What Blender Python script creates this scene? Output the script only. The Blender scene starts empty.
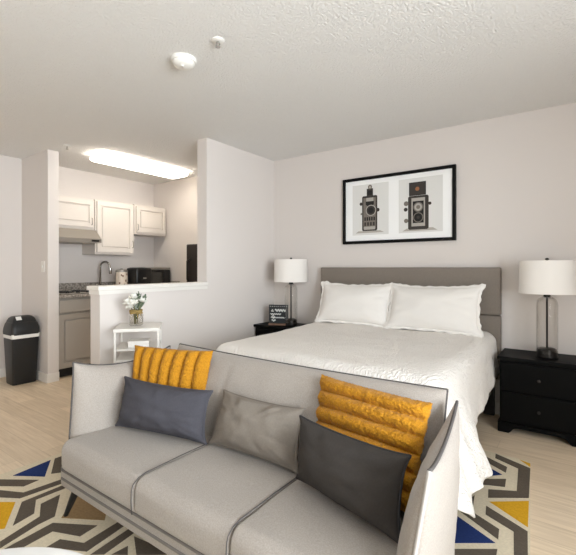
import bpy, bmesh, math, random
from mathutils import Vector, Matrix, noise
random.seed(7)
PI = math.pi
SC = bpy.context.scene
COL = SC.collection

# ------------------------------------------------------------------ materials
def lin(c):
    c = c / 255.0
    return c / 12.92 if c <= 0.04045 else ((c + 0.055) / 1.055) ** 2.4
def rgb(r, g, b): return (lin(r), lin(g), lin(b), 1.0)

def mat(name, col, rough=0.6, metal=0.0, spec=0.5, var=0.0, vscale=40, bump=0.0, bscale=200, bdist=0.002,
        bdetail=2.0, sheen=0.0, weave=0.0, wscale=260, emit=None, estr=0.0):
    m = bpy.data.materials.new(name); m.use_nodes = True
    nt = m.node_tree; b = nt.nodes['Principled BSDF']
    b.inputs['Base Color'].default_value = col
    b.inputs['Roughness'].default_value = rough
    b.inputs['Metallic'].default_value = metal
    b.inputs['Specular IOR Level'].default_value = spec
    if sheen: b.inputs['Sheen Weight'].default_value = sheen
    if emit:
        b.inputs['Emission Color'].default_value = emit; b.inputs['Emission Strength'].default_value = estr
    tc = nt.nodes.new('ShaderNodeTexCoord')
    if var:
        n = nt.nodes.new('ShaderNodeTexNoise'); n.inputs['Scale'].default_value = vscale; n.inputs['Detail'].default_value = 4
        nt.links.new(tc.outputs['Object'], n.inputs['Vector'])
        r = nt.nodes.new('ShaderNodeMapRange'); r.inputs[3].default_value = 1 - var; r.inputs[4].default_value = 1 + var
        r.inputs[1].default_value = .3; r.inputs[2].default_value = .7
        nt.links.new(n.outputs['Fac'], r.inputs[0])
        mx = nt.nodes.new('ShaderNodeVectorMath'); mx.operation = 'SCALE'; mx.inputs[0].default_value = col[:3]
        nt.links.new(r.outputs[0], mx.inputs['Scale']); nt.links.new(mx.outputs[0], b.inputs['Base Color'])
    last = None
    if bump:
        n = nt.nodes.new('ShaderNodeTexNoise'); n.inputs['Scale'].default_value = bscale; n.inputs['Detail'].default_value = bdetail
        nt.links.new(tc.outputs['Object'], n.inputs['Vector'])
        bp = nt.nodes.new('ShaderNodeBump'); bp.inputs['Strength'].default_value = bump; bp.inputs['Distance'].default_value = bdist
        nt.links.new(n.outputs['Fac'], bp.inputs['Height']); last = bp
    if weave:
        for d in ('X', 'Z'):
            w = nt.nodes.new('ShaderNodeTexWave'); w.bands_direction = d; w.inputs['Scale'].default_value = wscale
            w.inputs['Distortion'].default_value = 1.5; w.inputs['Detail'].default_value = 1
            nt.links.new(tc.outputs['Object'], w.inputs['Vector'])
            bp = nt.nodes.new('ShaderNodeBump'); bp.inputs['Strength'].default_value = weave; bp.inputs['Distance'].default_value = .001
            nt.links.new(w.outputs['Fac'], bp.inputs['Height'])
            if last: nt.links.new(last.outputs[0], bp.inputs['Normal'])
            last = bp
    if last: nt.links.new(last.outputs[0], b.inputs['Normal'])
    return m

def glass_mat(name, tint, gloss=0.12):
    m = bpy.data.materials.new(name); m.use_nodes = True; nt = m.node_tree
    nt.nodes.remove(nt.nodes['Principled BSDF'])
    out = nt.nodes['Material Output']
    t = nt.nodes.new('ShaderNodeBsdfTransparent'); t.inputs[0].default_value = tint
    g = nt.nodes.new('ShaderNodeBsdfGlossy'); g.inputs['Roughness'].default_value = .04
    lw = nt.nodes.new('ShaderNodeLayerWeight'); lw.inputs['Blend'].default_value = gloss
    mx = nt.nodes.new('ShaderNodeMixShader')
    nt.links.new(lw.outputs['Facing'], mx.inputs[0]); nt.links.new(t.outputs[0], mx.inputs[1]); nt.links.new(g.outputs[0], mx.inputs[2])
    nt.links.new(mx.outputs[0], out.inputs[0])
    return m

def floor_mat():
    m = bpy.data.materials.new('light_oak_planks'); m.use_nodes = True; nt = m.node_tree; b = nt.nodes['Principled BSDF']
    b.inputs['Roughness'].default_value = .5; b.inputs['Specular IOR Level'].default_value = .35
    tc = nt.nodes.new('ShaderNodeTexCoord')
    br = nt.nodes.new('ShaderNodeTexBrick')
    br.inputs['Scale'].default_value = 1.0; br.inputs['Brick Width'].default_value = 1.2; br.inputs['Row Height'].default_value = .15
    br.inputs['Mortar Size'].default_value = .0012; br.inputs['Mortar Smooth'].default_value = .3; br.offset = .37
    br.inputs['Color1'].default_value = rgb(230, 212, 187); br.inputs['Color2'].default_value = rgb(217, 199, 174)
    br.inputs['Mortar'].default_value = rgb(190, 170, 144)
    nt.links.new(tc.outputs['Object'], br.inputs['Vector'])
    mp = nt.nodes.new('ShaderNodeMapping'); mp.inputs['Scale'].default_value = (1.6, 22, 1)
    nt.links.new(tc.outputs['Object'], mp.inputs[0])
    n = nt.nodes.new('ShaderNodeTexNoise'); n.inputs['Scale'].default_value = 2.2; n.inputs['Detail'].default_value = 6; n.inputs['Distortion'].default_value = .6
    nt.links.new(mp.outputs[0], n.inputs['Vector'])
    cr = nt.nodes.new('ShaderNodeValToRGB'); cr.color_ramp.elements[0].position = .3; cr.color_ramp.elements[1].position = .72
    cr.color_ramp.elements[0].color = (.84, .80, .75, 1); cr.color_ramp.elements[1].color = (1.04, 1.03, 1.02, 1)
    nt.links.new(n.outputs['Fac'], cr.inputs[0])
    mx = nt.nodes.new('ShaderNodeMix'); mx.data_type = 'RGBA'; mx.blend_type = 'MULTIPLY'; mx.inputs[0].default_value = 1
    nt.links.new(br.outputs['Color'], mx.inputs[6]); nt.links.new(cr.outputs[0], mx.inputs[7])
    nt.links.new(mx.outputs[2], b.inputs['Base Color'])
    return m

def granite_mat():
    m = bpy.data.materials.new('grey_granite'); m.use_nodes = True; nt = m.node_tree; b = nt.nodes['Principled BSDF']
    b.inputs['Roughness'].default_value = .25
    tc = nt.nodes.new('ShaderNodeTexCoord'); v = nt.nodes.new('ShaderNodeTexNoise'); v.inputs['Scale'].default_value = 45; v.inputs['Detail'].default_value = 5
    nt.links.new(tc.outputs['Object'], v.inputs['Vector'])
    cr = nt.nodes.new('ShaderNodeValToRGB'); e = cr.color_ramp.elements
    e[0].position = .33; e[0].color = rgb(112, 104, 96); e[1].position = .66; e[1].color = rgb(182, 174, 165)
    nt.links.new(v.outputs['Fac'], cr.inputs[0]); nt.links.new(cr.outputs[0], b.inputs['Base Color'])
    return m

def coverlet_mat():
    m = bpy.data.materials.new('puckered_white_cotton'); m.use_nodes = True; nt = m.node_tree; b = nt.nodes['Principled BSDF']
    b.inputs['Base Color'].default_value = rgb(238, 233, 227); b.inputs['Roughness'].default_value = .9; b.inputs['Specular IOR Level'].default_value = .2
    tc = nt.nodes.new('ShaderNodeTexCoord')
    mp = nt.nodes.new('ShaderNodeMapping'); mp.inputs['Rotation'].default_value = (0, 0, .5); mp.inputs['Scale'].default_value = (1, 1, .6)
    nt.links.new(tc.outputs['Object'], mp.inputs[0])
    w = nt.nodes.new('ShaderNodeTexWave'); w.inputs['Scale'].default_value = 14; w.inputs['Distortion'].default_value = 9
    w.inputs['Detail'].default_value = 2.5; w.inputs['Detail Scale'].default_value = 3.2
    nt.links.new(mp.outputs[0], w.inputs['Vector'])
    n = nt.nodes.new('ShaderNodeTexNoise'); n.inputs['Scale'].default_value = 70; n.inputs['Detail'].default_value = 2
    nt.links.new(tc.outputs['Object'], n.inputs['Vector'])
    b1 = nt.nodes.new('ShaderNodeBump'); b1.inputs['Strength'].default_value = .6; b1.inputs['Distance'].default_value = .009
    b2 = nt.nodes.new('ShaderNodeBump'); b2.inputs['Strength'].default_value = .35; b2.inputs['Distance'].default_value = .004
    nt.links.new(w.outputs['Fac'], b1.inputs['Height']); nt.links.new(n.outputs['Fac'], b2.inputs['Height'])
    nt.links.new(b1.outputs[0], b2.inputs['Normal']); nt.links.new(b2.outputs[0], b.inputs['Normal'])
    return m

M = {}
M['wall'] = mat('warm_white_wall', rgb(218, 211, 206), .85, spec=.2, bump=.15, bscale=160, bdist=.0015)
M['ceil'] = mat('popcorn_ceiling', rgb(230, 229, 227), .95, spec=.1, bump=1.0, bscale=80, bdist=.008, bdetail=3)
M['trim'] = mat('white_trim_paint', rgb(228, 224, 218), .45)
M['floor'] = floor_mat()
M['granite'] = granite_mat()
M['cab'] = mat('off_white_cabinet_paint', rgb(214, 206, 198), .5)
M['cabin'] = mat('grey_cabinet_paint', rgb(172, 164, 154), .5)
M['kick'] = mat('black_toe_kick', rgb(25, 23, 22), .7)
M['steel'] = mat('brushed_steel', rgb(158, 152, 144), .42, metal=.7)
M['chrome'] = mat('chrome', rgb(190, 188, 184), .15, metal=1)
M['black'] = mat('black_plastic', rgb(22, 21, 20), .35)
M['fridge'] = mat('dark_brown_black_enamel', rgb(38, 28, 22), .35)
M['blackglass'] = mat('black_glass', rgb(14, 14, 14), .08)
M['window_grey'] = mat('microwave_window', rgb(58, 56, 52), .2)
M['bin'] = mat('matte_black_bin_plastic', rgb(26, 26, 26), .45)
M['liner'] = mat('white_bin_liner', rgb(235, 233, 228), .5)
M['sofa'] = mat('light_grey_sofa_fabric', rgb(159, 151, 143), .92, spec=.2, var=.12, vscale=230, bump=.25, bscale=420, bdist=.0015, weave=.12, sheen=.15)
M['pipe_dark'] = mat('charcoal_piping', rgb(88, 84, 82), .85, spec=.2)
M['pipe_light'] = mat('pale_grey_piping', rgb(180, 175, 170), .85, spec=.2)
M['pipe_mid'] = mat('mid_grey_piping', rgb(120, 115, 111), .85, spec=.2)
M['leg'] = mat('black_wood_leg', rgb(16, 16, 18), .5)
M['blue'] = mat('slate_blue_fabric', rgb(72, 71, 77), .9, spec=.2, var=.07, vscale=150, bump=.3, bscale=380, bdist=.0015, weave=.12)
M['greyp'] = mat('taupe_grey_fabric', rgb(126, 118, 109), .85, spec=.25, var=.06, vscale=150, bump=.3, bscale=380, bdist=.0015, weave=.12)
M['char'] = mat('charcoal_fabric', rgb(60, 56, 53), .9, spec=.2, var=.07, vscale=150, bump=.3, bscale=380, bdist=.0015, weave=.12)
M['mustard'] = mat('mustard_chenille', rgb(180, 125, 33), .95, spec=.1, var=.22, vscale=240, bump=.6, bscale=420, bdist=.003, sheen=.1)
M['head'] = mat('taupe_headboard_linen', rgb(130, 121, 112), .92, spec=.15, var=.07, vscale=160, bump=.3, bscale=350, bdist=.0015, weave=.15)
M['cover'] = coverlet_mat()
M['linen'] = mat('white_pillow_cotton', rgb(234, 230, 225), .9, spec=.2, bump=.2, bscale=60, bdist=.003)
M['mattress'] = mat('white_mattress_ticking', rgb(220, 216, 210), .9)
M['night'] = mat('black_painted_wood', rgb(4, 4, 4), .55, spec=.12)
M['knob'] = mat('pewter_knob', rgb(48, 45, 43), .45, metal=.6)
M['shade'] = mat('white_linen_shade', rgb(236, 231, 225), .9, spec=.2, bump=.15, bscale=300, bdist=.001)
M['bronze'] = mat('dark_bronze', rgb(34, 30, 28), .35, metal=.6)
M['glass'] = glass_mat('clear_glass', (.93, .92, .90, 1), .22)
M['pane'] = glass_mat('window_pane', (.97, .98, .98, 1), .05)
M['frame'] = mat('black_frame', rgb(7, 7, 7), .5, spec=.2)
M['mat_board'] = mat('white_mat_board', rgb(246, 246, 245), .8)
M['print'] = mat('pale_grey_print', rgb(222, 221, 218), .8)
M['cam_dark'] = mat('print_dark_brown', rgb(58, 52, 48), .8)
M['cam_mid'] = mat('print_mid_grey', rgb(120, 112, 104), .8)
M['cam_light'] = mat('print_light_grey', rgb(176, 170, 162), .8)
M['cam_black'] = mat('print_black', rgb(28, 25, 24), .8)
M['cam_copper'] = mat('print_copper', rgb(150, 100, 66), .8)
M['sign'] = mat('black_sign_board', rgb(26, 30, 34), .6)
M['ink'] = mat('white_sign_paint', rgb(225, 225, 222), .7)
M['wood'] = mat('brown_wood', rgb(122, 92, 74), .6, var=.15, vscale=60)
M['white'] = mat('white_laminate', rgb(226, 222, 216), .45)
M['whitebox'] = mat('white_card', rgb(234, 231, 226), .7)
M['petal'] = mat('white_petal', rgb(240, 238, 230), .8, spec=.2)
M['leaf'] = mat('eucalyptus_leaf', rgb(92, 104, 82), .7, var=.25, vscale=60)
M['leaf2'] = mat('grey_green_leaf', rgb(140, 146, 132), .7, var=.2, vscale=60)
M['stem'] = mat('olive_stem', rgb(108, 104, 58), .7)
M['raffia'] = mat('raffia', rgb(150, 126, 74), .85, var=.25, vscale=120)
M['ceramic'] = mat('cream_ceramic', rgb(220, 206, 190), .35)
M['rust'] = mat('brown_motif', rgb(120, 88, 66), .6)
M['lamp_on'] = mat('lit_diffuser', rgb(250, 248, 244), .5, emit=(1, .93, .82, 1), estr=8.5)
M['plastic_white'] = mat('white_plastic', rgb(232, 230, 225), .4)
M['table'] = mat('white_lacquer', rgb(238, 238, 237), .25)
M['rug_cream'] = mat('rug_cream_wool', rgb(213, 201, 177), .98, spec=.1, var=.08, vscale=90, bump=.5, bscale=250, bdist=.003)
M['rug_taupe'] = mat('rug_taupe_wool', rgb(94, 85, 75), .98, spec=.1, var=.10, vscale=90, bump=.5, bscale=250, bdist=.003)
M['rug_navy'] = mat('rug_navy_wool', rgb(38, 54, 102), .98, spec=.1, var=.10, vscale=90, bump=.5, bscale=250, bdist=.003)
M['rug_mustard'] = mat('rug_mustard_wool', rgb(208, 158, 40), .98, spec=.1, var=.10, vscale=90, bump=.5, bscale=250, bdist=.003)
M['rug_tan'] = mat('rug_tan_wool', rgb(150, 124, 90), .98, spec=.1, var=.10, vscale=90, bump=.5, bscale=250, bdist=.003)

# ------------------------------------------------------------------ helpers
def bmo(name, bm, m, parent=None, smooth=False, auto=False):
    me = bpy.data.meshes.new(name)
    bmesh.ops.recalc_face_normals(bm, faces=bm.faces[:])
    bm.to_mesh(me); bm.free()
    for x in (m if isinstance(m, (list, tuple)) else [m]): me.materials.append(x)
    if smooth:
        for p in me.polygons: p.use_smooth = True
    o = bpy.data.objects.new(name, me); COL.objects.link(o)
    if parent: o.parent = parent
    if auto:
        try:
            me.set_sharp_from_angle(angle=math.radians(40))
        except Exception: pass
    return o

def tag(o, label, cat, group=None):
    o['label'] = label; o['category'] = cat
    if group: o['group'] = group
    return o
def thing(name, label, cat, loc=(0, 0, 0), rz=0, group=None):
    o = bpy.data.objects.new(name, None); COL.objects.link(o)
    o.location = loc; o.rotation_euler = (0, 0, rz); o.empty_display_size = .1
    return tag(o, label, cat, group)
def struct(o):
    o['kind'] = 'structure'; return o

def box(bm, x0, x1, y0, y1, z0, z1, bev=0.0, mi=0, mtx=None, seg=2):
    v = [bm.verts.new((x, y, z)) for z in (z0, z1) for y in (y0, y1) for x in (x0, x1)]
    fs = [bm.faces.new([v[i] for i in q]) for q in ((0, 2, 3, 1), (4, 5, 7, 6), (0, 1, 5, 4), (2, 6, 7, 3), (0, 4, 6, 2), (1, 3, 7, 5))]
    for f in fs: f.material_index = mi
    if mtx: bmesh.ops.transform(bm, matrix=mtx, verts=v)
    if bev:
        es = list({e for f in fs for e in f.edges})
        r = bmesh.ops.bevel(bm, geom=es, offset=bev, segments=seg, profile=.5, affect='EDGES')
        for f in r['faces']: f.material_index = mi
def boxo(name, x0, x1, y0, y1, z0, z1, m, parent=None, bev=0.0, mtx=None):
    bm = bmesh.new(); box(bm, x0, x1, y0, y1, z0, z1, bev, 0, mtx); return bmo(name, bm, m, parent)

def lathe(bm, prof, n=32, c=(0, 0, 0), mi=0, cap=True):
    rings = []
    for r, z in prof:
        rings.append([bm.verts.new((c[0] + r * math.cos(2 * PI * i / n), c[1] + r * math.sin(2 * PI * i / n), c[2] + z)) for i in range(n)])
    for a, b in zip(rings, rings[1:]):
        for i in range(n):
            f = bm.faces.new((a[i], a[(i + 1) % n], b[(i + 1) % n], b[i])); f.material_index = mi
    if cap:
        for rg in (rings[0], rings[-1]):
            f = bm.faces.new(rg); f.material_index = mi
def tube(bm, pts, rad, n=8, closed=False, mi=0):
    pts = [Vector(p) for p in pts]; N = len(pts); rings = []
    up = Vector((0, 0, 1)); prev = None
    for i, p in enumerate(pts):
        if closed: t = pts[(i + 1) % N] - pts[i - 1]
        else: t = pts[min(i + 1, N - 1)] - pts[max(i - 1, 0)]
        t.normalize()
        if prev is None:
            a = up if abs(t.z) < .9 else Vector((1, 0, 0)); s = t.cross(a).normalized()
        else:
            s = (prev - t * prev.dot(t)); s = s.normalized() if s.length > 1e-6 else t.cross(up).normalized()
        prev = s; q = t.cross(s)
        r = rad[i] if isinstance(rad, (list, tuple)) else rad
        rings.append([bm.verts.new(p + (s * math.cos(2 * PI * k / n) + q * math.sin(2 * PI * k / n)) * r) for k in range(n)])
    pairs = list(zip(rings, rings[1:]))
    if closed: pairs.append((rings[-1], rings[0]))
    for a, b in pairs:
        for k in range(n):
            f = bm.faces.new((a[k], a[(k + 1) % n], b[(k + 1) % n], b[k])); f.material_index = mi
    if not closed:
        for rg in (rings[0], rings[-1]):
            f = bm.faces.new(rg); f.material_index = mi
def prism(bm, poly, z0, z1, mi=0, mtx=None):
    a = [bm.verts.new((x, y, z0)) for x, y in poly]; b = [bm.verts.new((x, y, z1)) for x, y in poly]
    fs = [bm.faces.new(a[::-1]), bm.faces.new(b)]
    n = len(poly)
    for i in range(n): fs.append(bm.faces.new((a[i], a[(i + 1) % n], b[(i + 1) % n], b[i])))
    for f in fs: f.material_index = mi
    if mtx: bmesh.ops.transform(bm, matrix=mtx, verts=a + b)

def soft_box(name, x0, x1, y0, y1, z0, z1, r, m, parent, puff=.015, n=30):
    r = Vector(r)
    c = Vector(((x0 + x1) / 2, (y0 + y1) / 2, (z0 + z1) / 2)); h = Vector(((x1 - x0) / 2, (y1 - y0) / 2, (z1 - z0) / 2))
    bm = bmesh.new(); bmesh.ops.create_cube(bm, size=2)
    bmesh.ops.subdivide_edges(bm, edges=bm.edges[:], cuts=n, use_grid_fill=True)
    for v in bm.verts:
        u = Vector([math.copysign(1 - (1 - abs(k)) ** 1.8, k) for k in v.co])
        p = Vector((u.x * h.x, u.y * h.y, u.z * h.z))
        q = Vector([max(-(hh - rr), min(hh - rr, k)) for k, hh, rr in zip(p, h, r)])
        d = Vector([(a - b_) / rr for a, b_, rr in zip(p, q, r)])
        if d.length > 1e-7:
            d.normalize(); p = q + Vector([a * rr for a, rr in zip(d, r)])
        else: p = q
        if p.z > 0: p.z += puff * max(0, 1 - u.x ** 2) * max(0, 1 - u.y ** 2)
        p.y -= puff * .8 * (1 if p.y < 0 else 0) * max(0, 1 - u.x ** 2) * max(0, 1 - u.z ** 2)
        w = noise.noise(Vector((p.x * 7 + c.x * 3, p.y * 7, p.z * 5))) * .004
        v.co = c + p + Vector((0, 0, w if p.z > 0 else 0))
    return bmo(name, bm, m, parent, smooth=True)

def cushion(name, BL, BR, TR, TL, tp, tn, m, parent=None, nu=40, nv=30, p=2.6, q=.55, st=0., sb=0., ss=0., flat_bottom=False,
            wr=0.0, wseed=0., creases=(), rib=None, fuzz=0.0, edge=.004, corner=0.0, dent=0.0):
    """soft panel on four corners; n = (BR-BL) x (TL-BL); tp bulge along n, tn against it.  Returns object, border points, pos function"""
    BL, BR, TR, TL = map(Vector, (BL, BR, TR, TL))
    n = ((BR - BL) + (TR - TL)).cross((TL - BL) + (TR - BR)).normalized()
    def base(u, v):
        u2 = u * (1 - ss * (1 - v * v)); sg = st if v > 0 else sb
        v2 = v * (1 - sg * (1 - u * u)) if abs(v) > 0 else v
        if corner:
            k = corner * (abs(u) ** 6) * (abs(v) ** 6); u2 *= 1 + k; v2 *= 1 + k
        a, b = (u2 + 1) / 2, (v2 + 1) / 2
        return BL * (1 - a) * (1 - b) + BR * a * (1 - b) + TR * a * b + TL * (1 - a) * b
    def prof(u, v):
        fu = max(0, 1 - abs(u) ** p) ** q
        w = (v + 1) / 2 if flat_bottom else v
        if flat_bottom: fv = max(0, 1 - abs(w) ** (p * 1.5)) ** q
        else: fv = max(0, 1 - abs(v) ** p) ** q
        f = fu * fv
        for cx, cw, cd in creases: f *= 1 - cd * math.exp(-((u - cx) / cw) ** 2)
        if dent: f *= 1 - dent * math.exp(-(u / .35) ** 2) * max(0, v) ** 2
        return f
    def par(i, N):
        t = -1 + 2 * i / N
        return math.copysign(1 - (1 - abs(t)) ** 1.5, t) if not rib else t
    bm = bmesh.new(); G = []
    for s, T in ((1, tp), (-1, tn)):
        g = []
        for j in range(nv + 1):
            row = []
            for i in range(nu + 1):
                u, v = par(i, nu), par(j, nv)
                f = prof(u, v); d = edge + T * f
                P = base(u, v)
                if rib:
                    ax, cnt, amp = rib
                    c0 = (u if ax == 'u' else v)
                    ph = (c0 + 1) / 2 * cnt + .035 * noise.noise(Vector((u * 2.1 + wseed, v * 2.1, 3)))
                    d += amp * (abs(math.sin(ph * PI)) ** .6 - .5) * min(1, f * 2.5 + .25)
                if wr and s:
                    e = 1 - max(abs(u), abs(v))
                    ang = math.atan2(v, u)
                    w = noise.noise(Vector((u * 2.2 + wseed, v * 2.2, wseed * 1.7))) * .8
                    w += .22 * noise.noise(Vector((u * 5.5 + wseed, v * 4.5, wseed * 2.3)))
                    w += 1.0 * math.exp(-e * 3.0) * noise.noise(Vector((math.cos(ang) * 7 + wseed, math.sin(ang) * 7, wseed)))
                    d += wr * w * min(1, e * 6)
                if fuzz:
                    d += fuzz * random.uniform(-1, 1)
                    P = P + Vector((random.uniform(-1, 1), random.uniform(-1, 1), random.uniform(-1, 1))) * fuzz * .8
                row.append(bm.verts.new(P + n * (s * d)))
            g.append(row)
        G.append(g)
    for g in G:
        for j in range(nv):
            for i in range(nu):
                bm.faces.new((g[j][i], g[j][i + 1], g[j + 1][i + 1], g[j + 1][i]))
    idx = [(0, i) for i in range(nu)] + [(j, nu) for j in range(nv)] + [(nv, i) for i in range(nu, 0, -1)] + [(j, 0) for j in range(nv, 0, -1)]
    L = len(idx)
    for k in range(L):
        a, b = idx[k], idx[(k + 1) % L]
        bm.faces.new((G[0][a[0]][a[1]], G[0][b[0]][b[1]], G[1][b[0]][b[1]], G[1][a[0]][a[1]]))
    border = [base(par(i, nu), par(j, nv)) for j, i in idx]
    o = bmo(name, bm, m, parent, smooth=True)
    return o, border, base, n

def pipe_o(name, pts, r, m, parent, closed=True):
    bm = bmesh.new(); tube(bm, pts, r, 7, closed); return bmo(name, bm, m, parent, smooth=True)

# ------------------------------------------------------------------ geometry constants (metres)
H = 2.44; XS = -2.869; YB = 3.70; YE = 2.654; XF = -5.14; YC = 1.944; XC = -4.497; YC2 = 2.055
XR = 1.45; YR = -2.8; TH = .12

# ------------------------------------------------------------------ room shell
struct(boxo('floor', XF - TH, XR + TH, YR - TH, YB + TH, -.1, 0, M['floor']))
struct(boxo('ceiling', XF - TH, XR + TH, YR - TH, YB + TH, H, H + .1, M['ceil']))
struct(boxo('wall_back', XF - TH, XR + TH, YB, YB + TH, 0, H, M['wall']))
struct(boxo('wall_far', XF - TH, XF, YR - TH, YB, 0, H, M['wall']))
struct(boxo('wall_left', XS - .13, XS, YE, YB, 0, H, M['wall']))
struct(boxo('wall_kitchen', XF, XC, YC, YC2, 0, H, M['wall']))
struct(boxo('wall_half', XS - .13, XS, 1.60, YE, 0, 1.035, M['wall']))
bm = bmesh.new()
box(bm, XS - .15, XS + .022, 1.578, YE, 1.035, 1.067, .004)
box(bm, XS, XS + .012, 1.588, YE, 1.005, 1.035); box(bm, XS - .13, XS, 1.588, 1.60, 1.005, 1.035)
struct(bmo('trim_1', bm, M['trim']))['label'] = 'white ledge capping the half wall'
# right wall with a large window
WY0, WY1, WZ0, WZ1 = -1.25, 1.32, .60, 2.25
bm = bmesh.new()
box(bm, XR, XR + TH, YR - TH, WY0, 0, H); box(bm, XR, XR + TH, WY1, YB, 0, H)
box(bm, XR, XR + TH, WY0, WY1, 0, WZ0); box(bm, XR, XR + TH, WY0, WY1, WZ1, H)
struct(bmo('wall_right', bm, M['wall']))
# rear wall with an unseen window added to let in fill light
RX0, RX1 = -2.2, .6
bm = bmesh.new()
box(bm, XF, RX0, YR - TH, YR, 0, H); box(bm, RX1, XR, YR - TH, YR, 0, H)
box(bm, RX0, RX1, YR - TH, YR, 0, .9); box(bm, RX0, RX1, YR - TH, YR, 2.15, H)
struct(bmo('wall_rear', bm, M['wall']))
def window(name, fixed, a0, a1, z0, z1, axis):
    root = bpy.data.objects.new(name, None); COL.objects.link(root); struct(root)
    bm = bmesh.new(); w = .05; mid = (a0 + a1) / 2
    for s0, s1, t0, t1 in ((a0, a1, z0, z0 + w), (a0, a1, z1 - w, z1), (a0, a0 + w, z0, z1), (a1 - w, a1, z0, z1), (mid - w / 2, mid + w / 2, z0, z1)):
        if axis == 'x': box(bm, fixed + .03, fixed + .09, s0, s1, t0, t1)
        else: box(bm, s0, s1, fixed - .09, fixed - .03, t0, t1)
    bmo('window_frame', bm, M['trim'], root)
    bm = bmesh.new()
    if axis == 'x': box(bm, fixed + .055, fixed + .061, a0 + w, a1 - w, z0 + w, z1 - w)
    else: box(bm, a0 + w, a1 - w, fixed - .061, fixed - .055, z0 + w, z1 - w)
    bmo('window_pane', bm, M['pane'], root)
window('window_1', XR, WY0, WY1, WZ0, WZ1, 'x')
window('window_fill', YR, RX0, RX1, .9, 2.15, 'y')
# baseboards
def bb(name, x0, x1, y0, y1):
    bm = bmesh.new(); box(bm, x0, x1, y0, y1, 0, .095, .003); struct(bmo(name, bm, M['trim']))
bb('baseboard_far', XF, XF + .014, YR, YC); bb('baseboard_kitchen', XF + .014, XC, YC - .014, YC)
bb('baseboard_kitchen_end', XC, XC + .014, YC - .014, YC2 + .0)
bb('baseboard_half', XS, XS + .014, 1.586, YB); bb('baseboard_half_end', XS - .13, XS, 1.586, 1.6)
bb('baseboard_back', XS + .014, XR, YB - .014, YB)
# ------------------------------------------------------------------ ceiling fittings
t = thing('smoke_detector', 'round white smoke detector on the ceiling', 'smoke detector', (-1.9, 1.575, H))
bm = bmesh.new(); lathe(bm, [(.074, 0), (.076, -.012), (.072, -.022)], 40); bmo('base', bm, M['plastic_white'], t, True, True)
bm = bmesh.new(); lathe(bm, [(.066, -.020), (.064, -.030), (.052, -.042), (.030, -.050), (.0, -.052)], 40, cap=False); bmo('cover', bm, M['plastic_white'], t, True)
bm = bmesh.new(); lathe(bm, [(.010, -.049), (.010, -.055), (.0, -.055)], 16, c=(.012, -.02, 0), cap=False); bmo('test_button', bm, M['plastic_white'], t, True)
def sprinkler(loc, label, s=1):
    t = thing('sprinkler', label, 'sprinkler', loc, 0, 'ceiling sprinklers')
    bm = bmesh.new(); lathe(bm, [(.034 * s, 0), (.035 * s, -.004), (.026 * s, -.010), (.014 * s, -.010)], 28); bmo('escutcheon', bm, M['plastic_white'], t, True, True)
    bm = bmesh.new(); lathe(bm, [(.009 * s, -.008), (.009 * s, -.02)], 14)
    tube(bm, [(.010 * s, 0, -.018), (.015 * s, 0, -.026), (.004 * s, 0, -.036)], .0028 * s, 6)
    tube(bm, [(-.010 * s, 0, -.018), (-.015 * s, 0, -.026), (-.004 * s, 0, -.036)], .0028 * s, 6)
    bmo('sprinkler_head', bm, M['chrome'], t, True, True)
    bm = bmesh.new(); lathe(bm, [(.014 * s, -.036), (.014 * s, -.039)], 20); bmo('deflector', bm, M['chrome'], t)
sprinkler((-1.59, 1.552, H), 'chrome ceiling sprinkler head beside the smoke detector', 1.0)
sprinkler((-4.20, 2.0, H), 'small ceiling sprinkler head at the kitchen entrance near the long lit fixture', .9)
# fluorescent wrap fixture
t = thing('ceiling_light', 'long lit fluorescent wraparound fixture on the kitchen ceiling', 'ceiling light', (-4.19, 2.865, H))
bm = bmesh.new(); box(bm, -.135, .135, -.55, .55, -.03, 0, .006); bmo('housing', bm, M['plastic_white'], t)
bm = bmesh.new(); box(bm, -.155, .155, -.57, .57, -.075, -.016, .04, seg=5); bmo('diffuser', bm, M['lamp_on'], t, True, True)
# ------------------------------------------------------------------ light switch
t = thing('light_switch', 'white light switch plate on the shaded wall above the bin', 'light switch', (-4.60, YC, 1.215))
bm = bmesh.new(); box(bm, -.036, .036, -.006, 0, -.058, .058, .002); bmo('switch_plate', bm, M['trim'], t)
bm = bmesh.new(); box(bm, -.007, .007, -.014, -.006, -.012, .012, .002); bmo('toggle', bm, M['plastic_white'], t)

# ------------------------------------------------------------------ kitchen
def panel_door(bm, y0, y1, z0, z1, x, mi=0):
    # shaker/raised panel door facing +X, front at x+.02
    box(bm, x, x + .010, y0, y1, z0, z1)
    w = .05
    box(bm, x + .010, x + .020, y0 + w + .016, y1 - w - .016, z0 + w + .016, z1 - w - .016, .008)
    for a in ((y0, y1, z0, z0 + w), (y0, y1, z1 - w, z1), (y0, y0 + w, z0 + w, z1 - w), (y1 - w, y1, z0 + w, z1 - w)):
        box(bm, x + .010, x + .024, a[0], a[1], a[2], a[3])
def pull(bm, x, y, z0, z1):
    tube(bm, [(x, y, z0), (x + .022, y, z0 + .008), (x + .022, y, z1 - .008), (x, y, z1)], .0045, 8)
def upper(name, label, y0, y1, z0, z1, hy, hz):
    x = XF
    t = thing(name, label, 'cabinet', (x, y0, z0), 0, 'kitchen wall cabinets')
    w, h = y1 - y0, z1 - z0
    bm = bmesh.new(); box(bm, .001, .31, .001, w - .001, 0, h); bmo('cabinet_body', bm, M['cab'], t)
    bm = bmesh.new(); panel_door(bm, .02, w - .02, .03, h - .02, .31); d = bmo('cabinet_door', bm, M['cab'], t)
    bm = bmesh.new(); pull(bm, .332, hy * w if hy < 1 else w - .045, hz, hz + .085); bmo('handle', bm, M['steel'], d, True)
upper('wall_cabinet', 'low white wall cabinet above the range hood', YC2 + .03, 2.622, 1.665, 2.035, .92, .06)
upper('wall_cabinet', 'tall white wall cabinet above the faucet', 2.63, 3.165, 1.37, 2.045, .94, .10)
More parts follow.
